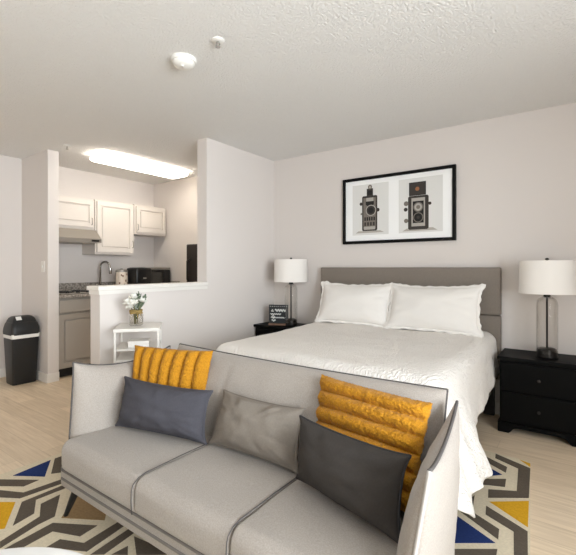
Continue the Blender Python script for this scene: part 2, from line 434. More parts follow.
upper('wall_cabinet', 'small white wall cabinet above the microwave', 3.172, 3.68, 1.655, 2.055, .07, .05)
# range hood
t = thing('range_hood', 'grey steel range hood under the low cabinet', 'range hood', (XF, YC2 + .03, 1.50))
bm = bmesh.new(); w = 2.615 - YC2 - .03
ra = [(0, 0), (.49, 0), (.49, .045), (.36, .16), (0, .16)]
mt = Matrix(((1, 0, 0, 0), (0, 0, 1, 0), (0, 1, 0, 0), (0, 0, 0, 1)))
prism(bm, ra, 0, w, 0, mt); bmo('hood_shell', bm, M['steel'], t)
bm = bmesh.new(); box(bm, .488, .494, w - .12, w - .03, .012, .034); bmo('control_panel', bm, M['black'], t)
bm = bmesh.new(); box(bm, .06, .44, .05, w - .05, -.004, .002); bmo('filter', bm, M['cabin'], t)
# base cabinets
def base_cab(label, y0, y1):
    t = thing('base_cabinet', label, 'cabinet', (XF, y0, 0), 0, 'kitchen base cabinets')
    w = y1 - y0
    bm = bmesh.new(); box(bm, .001, .568, .001, w - .001, .10, .872); bmo('cabinet_body', bm, M['cabin'], t)
    bm = bmesh.new(); box(bm, .001, .52, .001, w - .001, 0, .10); bmo('toe_kick', bm, M['kick'], t)
    bm = bmesh.new(); box(bm, .568, .60, .012, w - .012, .715, .850, .004); bmo('drawer_front', bm, M['cabin'], t)
    bm = bmesh.new(); panel_door(bm, .012, w - .012, .115, .695, .569); bmo('cabinet_door', bm, M['cabin'], t)
base_cab('grey base cabinet beside the partition wall below the cooktop', YC2 + .012, 2.63)
base_cab('grey base cabinet below the sink behind the half wall', 2.632, 3.18)
base_cab('grey base cabinet in the kitchen corner below the microwave', 3.182, 3.69)
t = thing('countertop', 'speckled grey granite countertop with low backsplash along the kitchen wall', 'countertop', (XF, YC2, .874))
bm = bmesh.new(); box(bm, .001, .625, .003, YB - YC2 - .003, 0, .035, .003); bmo('slab', bm, M['granite'], t)
bm = bmesh.new(); box(bm, .001, .02, .003, YB - YC2 - .003, .035, .14); box(bm, .02, .60, YB - YC2 - .022, YB - YC2 - .003, .035, .14); bmo('backsplash', bm, M['granite'], t)
# cooktop
t = thing('cooktop', 'cooktop with black front knobs set in the granite counter', 'cooktop', (XF + .10, YC2 + .05, .909))
bm = bmesh.new(); box(bm, 0, .49, 0, .50, .001, .012, .003); bmo('cooktop_plate', bm, M['steel'], t)
for yy in (.13, .37):
    for xx in (.13, .33):
        bm = bmesh.new()
        for r in (.075, .052, .03): tube(bm, [(xx + r * math.cos(a * PI / 10), yy + r * math.sin(a * PI / 10), .018) for a in range(20)], .006, 6, True)
        bmo('burner', bm, M['black'], t, True)
for k in range(4):
    bm = bmesh.new(); lathe(bm, [(.021, .012), (.02, .03), (.012, .036), (0, .036)], 16, c=(.455, .08 + k * .115, 0), cap=False); bmo('knob', bm, M['black'], t, True, True)
# faucet
t = thing('faucet', 'tall chrome gooseneck kitchen faucet at the sink', 'faucet', (XF + .13, 2.80, .909))
bm = bmesh.new(); lathe(bm, [(.028, .001), (.028, .012), (.018, .02), (.016, .07)], 20); bmo('base', bm, M['chrome'], t, True, True)
pts = [(0, 0, .05), (0, 0, .31)] + [(.06 - .06 * math.cos(a), .03 - .03 * math.cos(a), .31 + .06 * math.sin(a)) for a in [PI * k / 12 for k in range(1, 12)]] + [(.124, .062, .28), (.128, .064, .23)]
bm = bmesh.new(); tube(bm, pts, .0125, 12); bmo('spout', bm, M['chrome'], t, True)
bm = bmesh.new(); lathe(bm, [(.015, .215), (.018, .225), (.017, .29)], 16, c=(.127, .0635, 0)); bmo('spray_head', bm, M['chrome'], t, True, True)
bm = bmesh.new(); tube(bm, [(0, -.015, .05), (.0, -.06, .085)], .007, 8); bmo('lever', bm, M['chrome'], t, True)
# canister
t = thing('canister', 'cream patterned canister with lid between faucet and toaster', 'canister', (XF + .40, 2.935, .909))
bm = bmesh.new(); lathe(bm, [(.066, .001), (.072, .01), (.072, .235), (.07, .24)], 40)
for k, (a, z) in enumerate([(-.9, .10), (-.35, .19), (.15, .13), (-.6, .20), (.4, .21), (-.1, .08), (.6, .1)]):
    c = Vector((.0725 * math.cos(a), .0725 * math.sin(a), z)); m4 = Matrix.Translation(c) @ Matrix.Rotation(a, 4, 'Z')
    box(bm, -.001, .002, -.008, .008, -.012, .012, 0, 1, m4)
bmo('jar', bm, [M['ceramic'], M['rust']], t)
bm = bmesh.new(); lathe(bm, [(.074, .24), (.074, .262), (.06, .27), (.014, .272), (.014, .285), (0, .286)], 32, cap=False); bmo('lid', bm, M['steel'], t, True, True)
# toaster + microwave
t = thing('toaster', 'black boxy toaster left of the microwave', 'toaster', (XF + .46, 3.135, .909))
bm = bmesh.new(); box(bm, -.10, .13, -.115, .115, .012, .292, .022, seg=4); bmo('body', bm, M['black'], t, True, True)
for x in (-.035, .055): boxo('slot', x - .014, x + .014, -.085, .085, .288, .2935, M['kick'], t)
bm = bmesh.new(); box(bm, .13, .148, -.02, .02, .15, .17, .004); bmo('lever', bm, M['steel'], t)
for x in (-.08, .11):
    for y in (-.09, .09): boxo('foot', x - .01, x + .01, y - .01, y + .01, .001, .014, M['kick'], t)
t = thing('microwave', 'black microwave oven with grey window in the kitchen corner', 'microwave', (XF + .05, 3.262, .909))
bm = bmesh.new(); box(bm, 0, .36, 0, .40, .012, .298, .006); bmo('body', bm, M['black'], t)
bm = bmesh.new(); box(bm, .36, .385, 0, .30, .02, .265, .004); d = bmo('oven_door', bm, M['blackglass'], t)
bm = bmesh.new(); box(bm, .384, .388, .03, .25, .05, .235); bmo('door_window', bm, M['window_grey'], d)
bm = bmesh.new(); box(bm, .36, .385, .302, .40, .02, .265, .004); bmo('control_panel', bm, M['black'], t)
bm = bmesh.new(); box(bm, .36, .384, 0, .40, .268, .298, .004); bmo('vent_strip', bm, M['steel'], t)
for x in (.04, .32):
    for y in (.04, .36): boxo('foot', x - .012, x + .012, y - .012, y + .012, .001, .014, M['kick'], t)
# refrigerator
t = thing('refrigerator', 'dark brown refrigerator partly hidden behind the wall edge', 'refrigerator', (-3.695, 3.10, 0))
bm = bmesh.new(); box(bm, 0, .68, .06, .58, .03, 1.475, .01); bmo('body', bm, M['fridge'], t)
bm = bmesh.new(); box(bm, 0, .68, 0, .057, .06, 1.00, .012, seg=3); d = bmo('refrigerator_door', bm, M['fridge'], t)
bm = bmesh.new(); tube(bm, [(.06, 0, .62), (.06, -.035, .64), (.06, -.035, .93), (.06, 0, .95)], .011, 8); bmo('handle', bm, M['fridge'], d, True)
bm = bmesh.new(); box(bm, 0, .68, 0, .057, 1.01, 1.475, .012, seg=3); d = bmo('freezer_door', bm, M['fridge'], t)
bm = bmesh.new(); tube(bm, [(.06, 0, 1.05), (.06, -.035, 1.07), (.06, -.035, 1.28), (.06, 0, 1.30)], .011, 8); bmo('handle', bm, M['fridge'], d, True)
for x in (.06, .62):
    for y in (.12, .52):
        bm = bmesh.new(); lathe(bm, [(.02, 0), (.02, .03)], 12, c=(x, y, 0)); bmo('foot', bm, M['kick'], t)

# ------------------------------------------------------------------ trash bin
t = thing('trash_bin', 'black swing-lid trash bin with white liner against the shaded wall', 'trash bin', (-4.755, 1.797, 0))
def tapered(bm, rings, bev=.02, cap=True):
    # rings: (hx, hy, z) rounded-rectangle loops
    R = []
    for hx, hy, z in rings:
        loop = []
        for cx, cy, a0 in ((1, 1, 0), (-1, 1, 90), (-1, -1, 180), (1, -1, 270)):
            for k in range(5):
                a = math.radians(a0 + 90 * k / 4)
                loop.append(bm.verts.new((cx * (hx - bev) + bev * math.cos(a), cy * (hy - bev) + bev * math.sin(a), z)))
        R.append(loop)
    for a, b in zip(R, R[1:]):
        n = len(a)
        for i in range(n): bm.faces.new((a[i], a[(i + 1) % n], b[(i + 1) % n], b[i]))
    if cap: bm.faces.new(R[0]); bm.faces.new(R[-1])
bm = bmesh.new(); tapered(bm, [(.088, .108, 0), (.092, .112, .012), (.122, .128, .50)], .022); bmo('bucket', bm, M['bin'], t, True, True)
bm = bmesh.new(); tapered(bm, [(.1232, .1292, .478), (.1245, .1305, .484), (.1265, .1325, .522)], .022, False)
bmo('liner', bm, M['liner'], t, True, True)
bm = bmesh.new(); tapered(bm, [(.129, .134, .514), (.131, .136, .535), (.126, .132, .58), (.112, .124, .622), (.100, .116, .64)], .035); bmo('lid', bm, M['bin'], t, True, True)
bm = bmesh.new(); tapered(bm, [(.098, .112, .636), (.092, .108, .655), (.072, .098, .682), (.045, .085, .697), (.02, .07, .702)], .018); bmo('swing_flap', bm, M['bin'], t, True, True)
bm = bmesh.new(); box(bm, -.022, .022, -.025, .025, -.002, .002, .001, 0, Matrix.Translation((.078, -.055, .682)) @ Matrix.Rotation(.85, 4, 'Y')); bmo('flap_label', bm, M['liner'], t)

# ------------------------------------------------------------------ small side table + vase by the half wall
ang = math.atan2(.24, .2)
t = thing('side_table', 'small white tiered side table against the half wall', 'side table', (-2.615, 1.757, 0), ang)
W2, D2 = .155, .165
bm = bmesh.new(); box(bm, -W2, W2, -D2 + .02, D2 + .02, .755, .778, .003); bmo('table_top', bm, M['white'], t)
for z in (.622, .545, .12):
    bm = bmesh.new(); box(bm, -W2 + .01, W2 - .01, -D2 + .03, D2 + .01, z, z + .014, .002); bmo('shelf', bm, M['white'], t)
for x in (-W2 + .012, W2 - .012):
    for y in (-D2 + .033, D2 + .007):
        bm = bmesh.new(); box(bm, x - .008, x + .008, y - .008, y + .008, .0132, .755, .002); bmo('leg', bm, M['white'], t)
t = thing('box', 'small white box on the upper shelf of the side table', 'box', (-2.615, 1.757, .636), ang)
bm = bmesh.new(); box(bm, -.065, .075, -.09, .03, .0005, .04, .003); bmo('carton', bm, M['whitebox'], t)
bm = bmesh.new(); box(bm, -.067, .077, -.092, .032, .032, .046, .003); bmo('lid', bm, M['whitebox'], t)
VX, VY = -2.632, 1.745
t = thing('vase', 'clear glass jar vase with raffia neck on the side table', 'vase', (VX, VY, .778))
bm = bmesh.new(); lathe(bm, [(.0, .004), (.042, .004), (.048, .012), (.05, .03), (.05, .08), (.044, .095), (.040, .105), (.042, .112), (.038, .112), (.036, .104), (.045, .078), (.045, .02), (0, .012)], 32, cap=False)
bmo('jar', bm, M['glass'], t, True)
bm = bmesh.new()
for k in range(4): tube(bm, [((.042 + .003 * math.sin(3 * a + k)) * math.cos(a), (.042 + .003 * math.sin(3 * a + k)) * math.sin(a), .094 + k * .007 + .002 * math.sin(5 * a)) for a in [2 * PI * i / 24 for i in range(24)]], .0045, 6, True)
tube(bm, [(.04, -.02, .10), (.058, -.03, .09), (.062, -.028, .065)], .003, 6); tube(bm, [(.04, -.02, .10), (.06, -.012, .098), (.066, -.004, .08)], .003, 6)
bmo('raffia_tie', bm, M['raffia'], t, True)
t = thing('bouquet', 'white flowers with green leaves standing in the glass jar', 'flowers', (VX, VY, .778))
def petal(bm, M4, l, w, cup):
    g = []
    for j in range(5):
        a = j / 4
        row = []
        for i in range(5):
            s = -1 + i / 2
            ww = w * math.sin(PI * (.12 + .80 * a)) * s
            row.append(bm.verts.new(M4 @ Vector((l * a, ww, cup * a * a * l + abs(s) ** 2 * w * .35))))
        g.append(row)
    for j in range(4):
        for i in range(4): bm.faces.new((g[j][i], g[j][i + 1], g[j + 1][i + 1], g[j + 1][i]))
heads = [(-.030, -.040, .165, .046), (.026, -.040, .16, .042), (.0, -.015, .200, .046), (-.040, .008, .180, .040), (.030, .022, .175, .042), (.005, -.045, .135, .038)]
for hx, hy, hz, r in heads:
    bm = bmesh.new(); c = Vector((hx, hy, hz)); up = Vector((hx, hy, .09)).normalized(); qr = up.to_track_quat('Z', 'Y').to_matrix().to_4x4()
    for ring, (np_, cup, rr, tilt) in enumerate(((7, .5, 1.0, .15), (6, .9, .8, .6), (5, 1.2, .55, 1.0))):
        for k in range(np_):
            petal(bm, Matrix.Translation(c) @ qr @ Matrix.Rotation(2 * PI * k / np_ + ring * .4, 4, 'Z') @ Matrix.Rotation(-tilt, 4, 'Y'), r * rr, r * .42, cup * .5)
    bmo('blossom', bm, M['petal'], t, True)
    bm = bmesh.new(); tube(bm, [(hx * .2, hy * .2, .015), (hx * .35, hy * .35, .09), (hx * .9, hy * .9, hz - .005)], .0032, 6); bmo('stem', bm, M['stem'], t, True)
for k in range(16):
    a = random.uniform(0, 2 * PI); 
    tip = Vector((math.cos(a) * random.uniform(.025, .055), math.sin(a) * random.uniform(.025, .055), random.uniform(.19, .25)))
    if k < 3: tip = Vector((.035 + .008 * k, .045 + .008 * k, .20 + .012 * k))
    bm = bmesh.new()
    root = Vector((tip.x * .4, tip.y * .4, .13)); d = (tip - root); 
    qr = d.to_track_quat('X', 'Z').to_matrix().to_4x4()
    petal(bm, Matrix.Translation(root) @ qr @ Matrix.Rotation(random.uniform(-1, 1), 4, 'X'), d.length, .021, .15)
    tube(bm, [(tip.x * .1, tip.y * .1, .05), root, root + d * .9], .0018, 5)
    bmo('leaf', bm, M['leaf'] if k % 3 else M['leaf2'], t, True)

# ------------------------------------------------------------------ picture
PX0, PX1, PZ0, PZ1 = -1.959, -.863, 1.442, 2.100
pw, ph = PX1 - PX0, PZ1 - PZ0
t = thing('framed_picture', 'black framed print of two vintage cameras above the headboard', 'picture', (PX0, YB, PZ0))
bm = bmesh.new(); fw = .029
for a in ((0, pw, 0, fw), (0, pw, ph - fw, ph), (0, fw, fw, ph - fw), (pw - fw, pw, fw, ph - fw)):
    box(bm, a[0], a[1], -.032, -.001, a[2], a[3], .002)
bmo('frame', bm, M['frame'], t)
bm = bmesh.new(); box(bm, fw, pw - fw, -.016, -.004, fw, ph - fw); bmo('mat_board', bm, M['mat_board'], t)
MY = Matrix(((1, 0, 0, 0), (0, 0, -1, 0), (0, 1, 0, 0), (0, 0, 0, 1)))   # local xy -> xz, z -> -y
mats = [M['print'], M['cam_dark'], M['cam_mid'], M['cam_light'], M['cam_black'], M['cam_copper']]
class Layer:
    def __init__(s): s.bm = bmesh.new(); s.k = 0
    def poly(s, pts, mi): s.k += 1; prism(s.bm, pts, .0155, .0165 + s.k * .00012, mi, MY)
    def rect(s, x0, x1, z0, z1, mi, r=0):
        if r: s.poly([(x1 - r, z0), (x1, z0 + r), (x1, z1 - r), (x1 - r, z1), (x0 + r, z1), (x0, z1 - r), (x0, z0 + r), (x0 + r, z0)], mi)
        else: s.poly([(x0, z0), (x1, z0), (x1, z1), (x0, z1)], mi)
    def disc(s, x, z, r, mi): s.poly([(x + r * math.cos(2 * PI * i / 28), z + r * math.sin(2 * PI * i / 28)) for i in range(28)], mi)
A = Layer(); cx, z0 = .290, .125
A.rect(.105, .485, .085, .585, 0)
A.poly([(.14, .105), (.44, .105), (.40, .125), (.17, .125)], 3)
A.rect(cx - .08, cx + .08, z0, z0 + .345, 1, .01); A.rect(cx - .066, cx + .064, z0 + .02, z0 + .325, 2)
A.rect(cx - .03, cx + .036, z0 + .345, z0 + .415, 1); A.rect(cx - .022, cx + .028, z0 + .352, z0 + .395, 4); A.disc(cx + .004, z0 + .43, .022, 2); A.disc(cx + .004, z0 + .428, .012, 3)
A.rect(cx - .04, cx + .045, z0 + .245, z0 + .30, 4, .015); A.rect(cx - .035, cx + .04, z0 + .29, z0 + .325, 3)
A.disc(cx + .014, z0 + .20, .054, 3); A.disc(cx + .014, z0 + .20, .046, 1); A.disc(cx + .014, z0 + .20, .028, 4)
for i in range(5): A.rect(cx - .055 + i * .024, cx - .040 + i * .024, z0 + .10, z0 + .135, 4)
for i in range(4): A.rect(cx - .055 + i * .03, cx - .037 + i * .03, z0 + .05, z0 + .085, 1)
A.rect(cx - .06, cx + .058, z0 + .012, z0 + .042, 3); A.disc(cx - .09, z0 + .27, .016, 1); A.disc(cx + .086, z0 + .20, .018, 1); A.disc(cx - .086, z0 + .17, .010, 2)
bmo('camera_print', A.bm, mats, t)['label'] = 'grey print of an upright cine camera'
B = Layer(); cx = .768; z0 = .112
B.rect(.585, .985, .085, .585, 0)
B.poly([(.62, .10), (.94, .10), (.90, .125), (.66, .125)], 3)
B.rect(cx - .094, cx + .094, z0, z0 + .31, 1, .012); B.poly([(cx - .07, z0 + .31), (cx + .07, z0 + .31), (cx + .082, z0 + .29), (cx - .082, z0 + .29)], 1)
B.rect(cx - .085, cx + .07, z0 + .312, z0 + .435, 4); B.rect(cx - .079, cx + .064, z0 + .318, z0 + .429, 1); B.disc(cx - .008, z0 + .372, .019, 5)
B.rect(cx - .062, cx + .062, z0 + .03, z0 + .29, 3); B.rect(cx - .05, cx + .05, z0 + .06, z0 + .26, 4)
B.disc(cx, z0 + .205, .044, 2); B.disc(cx, z0 + .205, .034, 3); B.disc(cx, z0 + .205, .018, 2); B.disc(cx, z0 + .11, .046, 2); B.disc(cx, z0 + .11, .038, 4); B.disc(cx, z0 + .11, .014, 1)
B.disc(cx - .112, z0 + .245, .022, 2); B.disc(cx - .116, z0 + .19, .018, 1); B.disc(cx - .112, z0 + .085, .020, 2); B.disc(cx + .105, z0 + .23, .014, 1)
bmo('camera_print', B.bm, mats, t)['label'] = 'grey print of a twin lens camera'

# ------------------------------------------------------------------ bed
BX0, BX1, BF, BT = -2.14, -.545, 2.02, .655
t = thing('bed', 'large bed with a grey upholstered headboard against the back wall', 'bed', (-1.35, 3.66, 0))
ox = Matrix.Translation((1.35, -3.66, 0))
def local(name, x0, x1, y0, y1, z0, z1, m, bev=0):
    bm = bmesh.new(); box(bm, x0, x1, y0, y1, z0, z1, bev, 0, ox, 3); return bmo(name, bm, m, t, bev > 0, bev > 0)
bm = bmesh.new()
box(bm, -2.195, -.51, 3.62, 3.685, .30, .815, .012, 0, ox, 3); box(bm, -2.195, -.51, 3.62, 3.685, .819, 1.207, .012, 0, ox, 3)
bmo('headboard', bm, M['head'], t, True, True)
for x in (-2.1, -.6): local('leg', x - .04, x + .04, 3.64, 3.68, 0, .31, M['leg'])
for x in (-2.08, -.61): local('leg', x - .03, x + .03, 2.10, 2.16, .0125, .2, M['leg'])
local('bed_frame', BX0 + .03, BX1 - .03, BF + .03, 3.61, .18, .34, M['head'], .01)
local('mattress', BX0 + .015, BX1 - .015, BF + .015, 3.615, .34, BT - .012, M['mattress'], .06)
# coverlet draped
def coverlet():
    bm = bmesh.new(); R = .085
    ix0, ix1, iy0 = BX0 + R, BX1 - R, BF + R
    side, foot = .33, .50
    us = []; 
    NX, NY = 150, 130
    y_lo, y_hi = iy0 - (foot + R), 3.60
    G = []
    for j in range(NY + 1):
        row = []
        for i in range(NX + 1):
            fy = y_lo + (y_hi - y_lo) * j / NY
            k = max(0, min(1, (2.62 - fy) / .34)); k = k * k * (3 - 2 * k)
            sd = .29 + .09 * max(0, min(1, (3.4 - fy) / .85)) + .20 * k
            x_lo, x_hi = ix0 - (sd + R), ix1 + (sd + R)
            fx = x_lo + (x_hi - x_lo) * i / NX
            qx = max(ix0, min(ix1, fx)); qy = max(iy0, fy)
            dx, dy = fx - qx, fy - qy; d = math.hypot(dx, dy)
            top = BT + .012 * noise.noise(Vector((fx * 2.5, fy * 2.5, 1))) + .005 * noise.noise(Vector((fx * 9, fy * 9, 4)))
            top += .03 * max(0, (fy - 3.0) / .6)
            if d < 1e-6: row.append(bm.verts.new((qx, qy, top))); continue
            ux, uy = dx / d, dy / d
            corner = 2 * abs(ux * uy)
            if d > .5: d = .5 + (d - .5) * .40
            if d < R * PI / 2: hor = R * math.sin(d / R); drop = R * (1 - math.cos(d / R))
            else:
                e = d - R * PI / 2; fl = .10 + .16 * corner + .27 * k
                hor = R + e * fl; drop = R + e * math.sqrt(1 - fl * fl)
                per = qx * 1.0 + qy * 1.0 + math.atan2(uy, ux) * .25
                hor += (e / .4) * (.008 + .014 * k + .02 * corner) * (math.sin(per * 17) + .6 * math.sin(per * 31 + 1))
            z = top - drop
            if z < .018: hor += (.018 - z) * .6; z = .018 + .004 * abs(noise.noise(Vector((fx * 20, fy * 20, 0))))
            w = .006 * noise.noise(Vector((fx * 12, fy * 12, 7)))
            row.append(bm.verts.new((qx + ux * (hor + w), qy + uy * (hor + w), z)))
        G.append(row)
    for j in range(NY):
        for i in range(NX): bm.faces.new((G[j][i], G[j][i + 1], G[j + 1][i + 1], G[j + 1][i]))
    o = bmo('coverlet', bm, M['cover'], None, True)
    md = o.modifiers.new('thick', 'SOLIDIFY'); md.thickness = .008; md.offset = 1
    return o
tag(coverlet(), 'puckered white coverlet spread over the bed and hanging to the rug', 'coverlet')

def bed_pillow(label, BL, BR, TR, TL, seed):
    t = thing('bed_pillow', label, 'pillow', (0, 0, 0), 0, 'white pillows on the bed')
    o, border, base, n = cushion('pillow', BL, BR, TR, TL, .085, .075, M['linen'], t, 44, 32, 2.4, .6, st=.10, sb=.03, ss=.04, wr=.012, wseed=seed, corner=.07)
    # ruffled flange
    bm = bmesh.new(); N = 260; c = (Vector(BL) + Vector(BR) + Vector(TR) + Vector(TL)) / 4
    L = len(border); rings = []
    for k in range(N):
        f = k / N * L; i = int(f); P = border[i % L].lerp(border[(i + 1) % L], f - i)
        o1 = (P - c); o1 -= n * o1.dot(n)
        # outward direction along the nearest edge
        tx = (border[(i + 1) % L] - border[i - 1]).normalized(); out = tx.cross(n).normalized()
        if out.dot(o1) < 0: out = -out
        r = []
        for s in range(4):
            a = s / 3
            amp = .0045 * a * (1 + .6 * noise.noise(Vector((k * .09, seed, 0))))
            r.append(bm.verts.new(P + out * (-.004 + 0.024 * a * (1 + .5 * noise.noise(Vector((k * .21, seed, 5))))) + n * (amp * math.sin(k * 2 * PI / 9.3))))
        rings.append(r)
    for k in range(N):
        a, b = rings[k], rings[(k + 1) % N]
        for s in range(3): bm.faces.new((a[s], a[s + 1], b[s + 1], b[s]))
    ro = bmo('ruffle', bm, M['linen'], t, True)
    md = ro.modifiers.new('thick', 'SOLIDIFY'); md.thickness = .004
bed_pillow('white ruffled pillow on the bed at the side near the black sign', (-2.06, 3.36, .70), (-1.37, 3.36, .70), (-1.385, 3.54, 1.04), (-2.10, 3.54, 1.04), 1.3)
bed_pillow('white ruffled pillow on the bed at the side near the big nightstand', (-1.345, 3.345, .70), (-.62, 3.33, .70), (-.645, 3.53, 1.045), (-1.37, 3.53, 1.04), 6.1)

# ------------------------------------------------------------------ nightstands, lamps, sign
def nightstand(label, x0, y0, h, w=.52, dp=.36):
    t = thing('nightstand', label, 'nightstand', (x0, y0, 0), 0, 'black nightstands')
    s = h / .545
    bm = bmesh.new(); box(bm, .012, w - .012, .014, dp, .055, h - .028, .002); bmo('carcass', bm, M['night'], t)
    bm = bmesh.new(); box(bm, -.004, w + .004, -.008, dp + .004, h - .028, h, .005); bmo('top', bm, M['night'], t)
    # scalloped plinth with bracket feet
    bm = bmesh.new()
    pr = [(0, 0), (.07, 0), (.085, .012), (.10, .034), (.13, .044), (w - .13, .044), (w - .10, .034), (w - .085, .012), (w - .07, 0), (w, 0), (w, .075), (0, .075)]
    mt = Matrix(((1, 0, 0, 0), (0, 0, 1, 0), (0, 1, 0, 0), (0, 0, 0, 1)))
    prism(bm, pr, 0, .02, 0, mt)
    pr2 = [(.02, 0), (.09, 0), (.11, .04), (dp - .09, .04), (dp - .07, 0), (dp, 0), (dp, .075), (.02, .075)]
    ms = Matrix(((0, 0, 1, 0), (1, 0, 0, 0), (0, 1, 0, 0), (0, 0, 0, 1)))
    prism(bm, pr2, 0, .02, 0, ms); prism(bm, pr2, w - .02, w, 0, ms)
    bmo('plinth', bm, M['night'], t)
    zs = [(.084, .292 * s), (.304 * s, h - .04)]
    for z0, z1 in zs:
        bm = bmesh.new(); box(bm, .022, w - .022, -.002, .018, z0, z1, .004); d = bmo('drawer', bm, M['night'], t)
        zc = (z0 + z1) / 2
        bm = bmesh.new(); lathe(bm, [(.006, 0), (.006, .010), (.011, .013), (.012, .018), (.007, .022), (0, .023)], 18, cap=False)
        bmesh.ops.transform(bm, matrix=Matrix.Translation((w / 2, -.002, zc)) @ Matrix.Rotation(PI / 2, 4, 'X'), verts=bm.verts[:])
        bmo('knob', bm, M['knob'], d, True, True)
nightstand('black two-drawer nightstand fully in view beside the bed', -.487, 3.32, .553)
nightstand('black nightstand under the small black sign, mostly hidden by the bed', -2.862, 3.335, .590)

def table_lamp(label, x, y, z):
    t = thing('table_lamp', label, 'lamp', (x, y, z), 0, 'bedside table lamps')
    bm = bmesh.new(); lathe(bm, [(.0, .001), (.067, .001), (.069, .006), (.069, .016), (.066, .022), (.063, .026), (.062, .062), (.045, .07), (.0, .072)], 36, cap=False); bmo('base', bm, M['bronze'], t, True, True)  # upper dark drum stands in for the nightstand's reflection in the glass
    bm = bmesh.new(); lathe(bm, [(.067, .022), (.068, .03), (.068, .372), (.065, .402), (.054, .424), (.034, .438), (.022, .444), (.020, .448)], 40, cap=False)
    bmo('glass_body', bm, M['glass'], t, True)
    bm = bmesh.new(); lathe(bm, [(.0065, .05), (.0065, .46)], 14)
    bmo('rod', bm, M['bronze'], t, True, True)
    bm = bmesh.new(); lathe(bm, [(.022, .436), (.024, .444), (.020, .458), (.013, .462), (.013, .49)], 20); bmo('neck', bm, M['bronze'], t, True, True)
    bm = bmesh.new(); r0, r1 = .180, .174
    lathe(bm, [(r0, .464), (r1, .702), (r1 - .003, .702), (r0 - .003, .464), (r0, .464)], 56, cap=False); sh = bmo('lamp_shade', bm, M['shade'], t, True, True)
    bm = bmesh.new()
    for k in range(3): tube(bm, [(0, 0, .685), (.173 * math.cos(k * 2.094), .173 * math.sin(k * 2.094), .685)], .0022, 6)
    tube(bm, [(.0, 0, .46), (.045, 0, .50), (.05, 0, .60), (0, 0, .69)], .0022, 6); tube(bm, [(.0, 0, .46), (-.045, 0, .50), (-.05, 0, .60), (0, 0, .69)], .0022, 6)
    bmo('harp', bm, M['bronze'], t, True)
    bm = bmesh.new(); lathe(bm, [(.0, .465), (.013, .47), (.03, .53), (.028, .555), (.012, .575), (0, .577)], 20, cap=False); bmo('bulb', bm, M['plastic_white'], t, True)
    bm = bmesh.new(); lathe(bm, [(.004, .685), (.005, .705), (.013, .709), (.013, .716), (.006, .722), (0, .723)], 16, cap=False); bmo('finial', bm, M['bronze'], t, True, True)
table_lamp('glass table lamp with white drum shade on the large uncovered nightstand', -.188, 3.475, .553)
table_lamp('glass table lamp with white drum shade next to the small black sign', -2.487, 3.50, .590)

# sign (black board with white script, on a wooden base)
t = thing('sign', 'small black sign with white script on a wooden base', 'sign', (-2.60, 3.43, .590), math.radians(24))
bm = bmesh.new(); box(bm, -.105, .105, -.03, .03, .0005, .022, .003); bmo('sign_base', bm, M['wood'], t)
bm = bmesh.new(); box(bm, -.103, .103, -.012, .012, .022, .218, .002); bmo('board', bm, M['sign'], t)
bm = bmesh.new()
def stroke(pts, r=.0035): tube(bm, [(x, -.0125, z) for x, z in pts], r * 1.25, 5)
for k in range(9): stroke([(-.09 + k * .022, .198 + .004 * (k % 2)), (-.082 + k * .022, .204 - .004 * (k % 2))], .002)
stroke([(-.075, .148), (-.062, .168), (-.052, .148), (-.072, .152)], .005)
x = -.035
pts = [(x + i * .006, .160 + .014 * math.sin(i * 1.35)) for i in range(20)]; stroke(pts, .0055)
stroke([(-.085 + i * .006, .120 + .007 * math.sin(i * 1.7 + 1)) for i in range(20)], .004)
stroke([(-.07, .09), (-.055, .108), (-.042, .09), (-.06, .085), (-.05, .07)], .005)
stroke([(-.08 + i * .007, .083 + .006 * math.sin(i * 2.1)) for i in range(22)], .004)
stroke([(-.07 + i * .005, .052 + .008 * math.sin(i * 1.2)) for i in range(9)], .005)
bmo('lettering', bm, M['ink'], t, True)

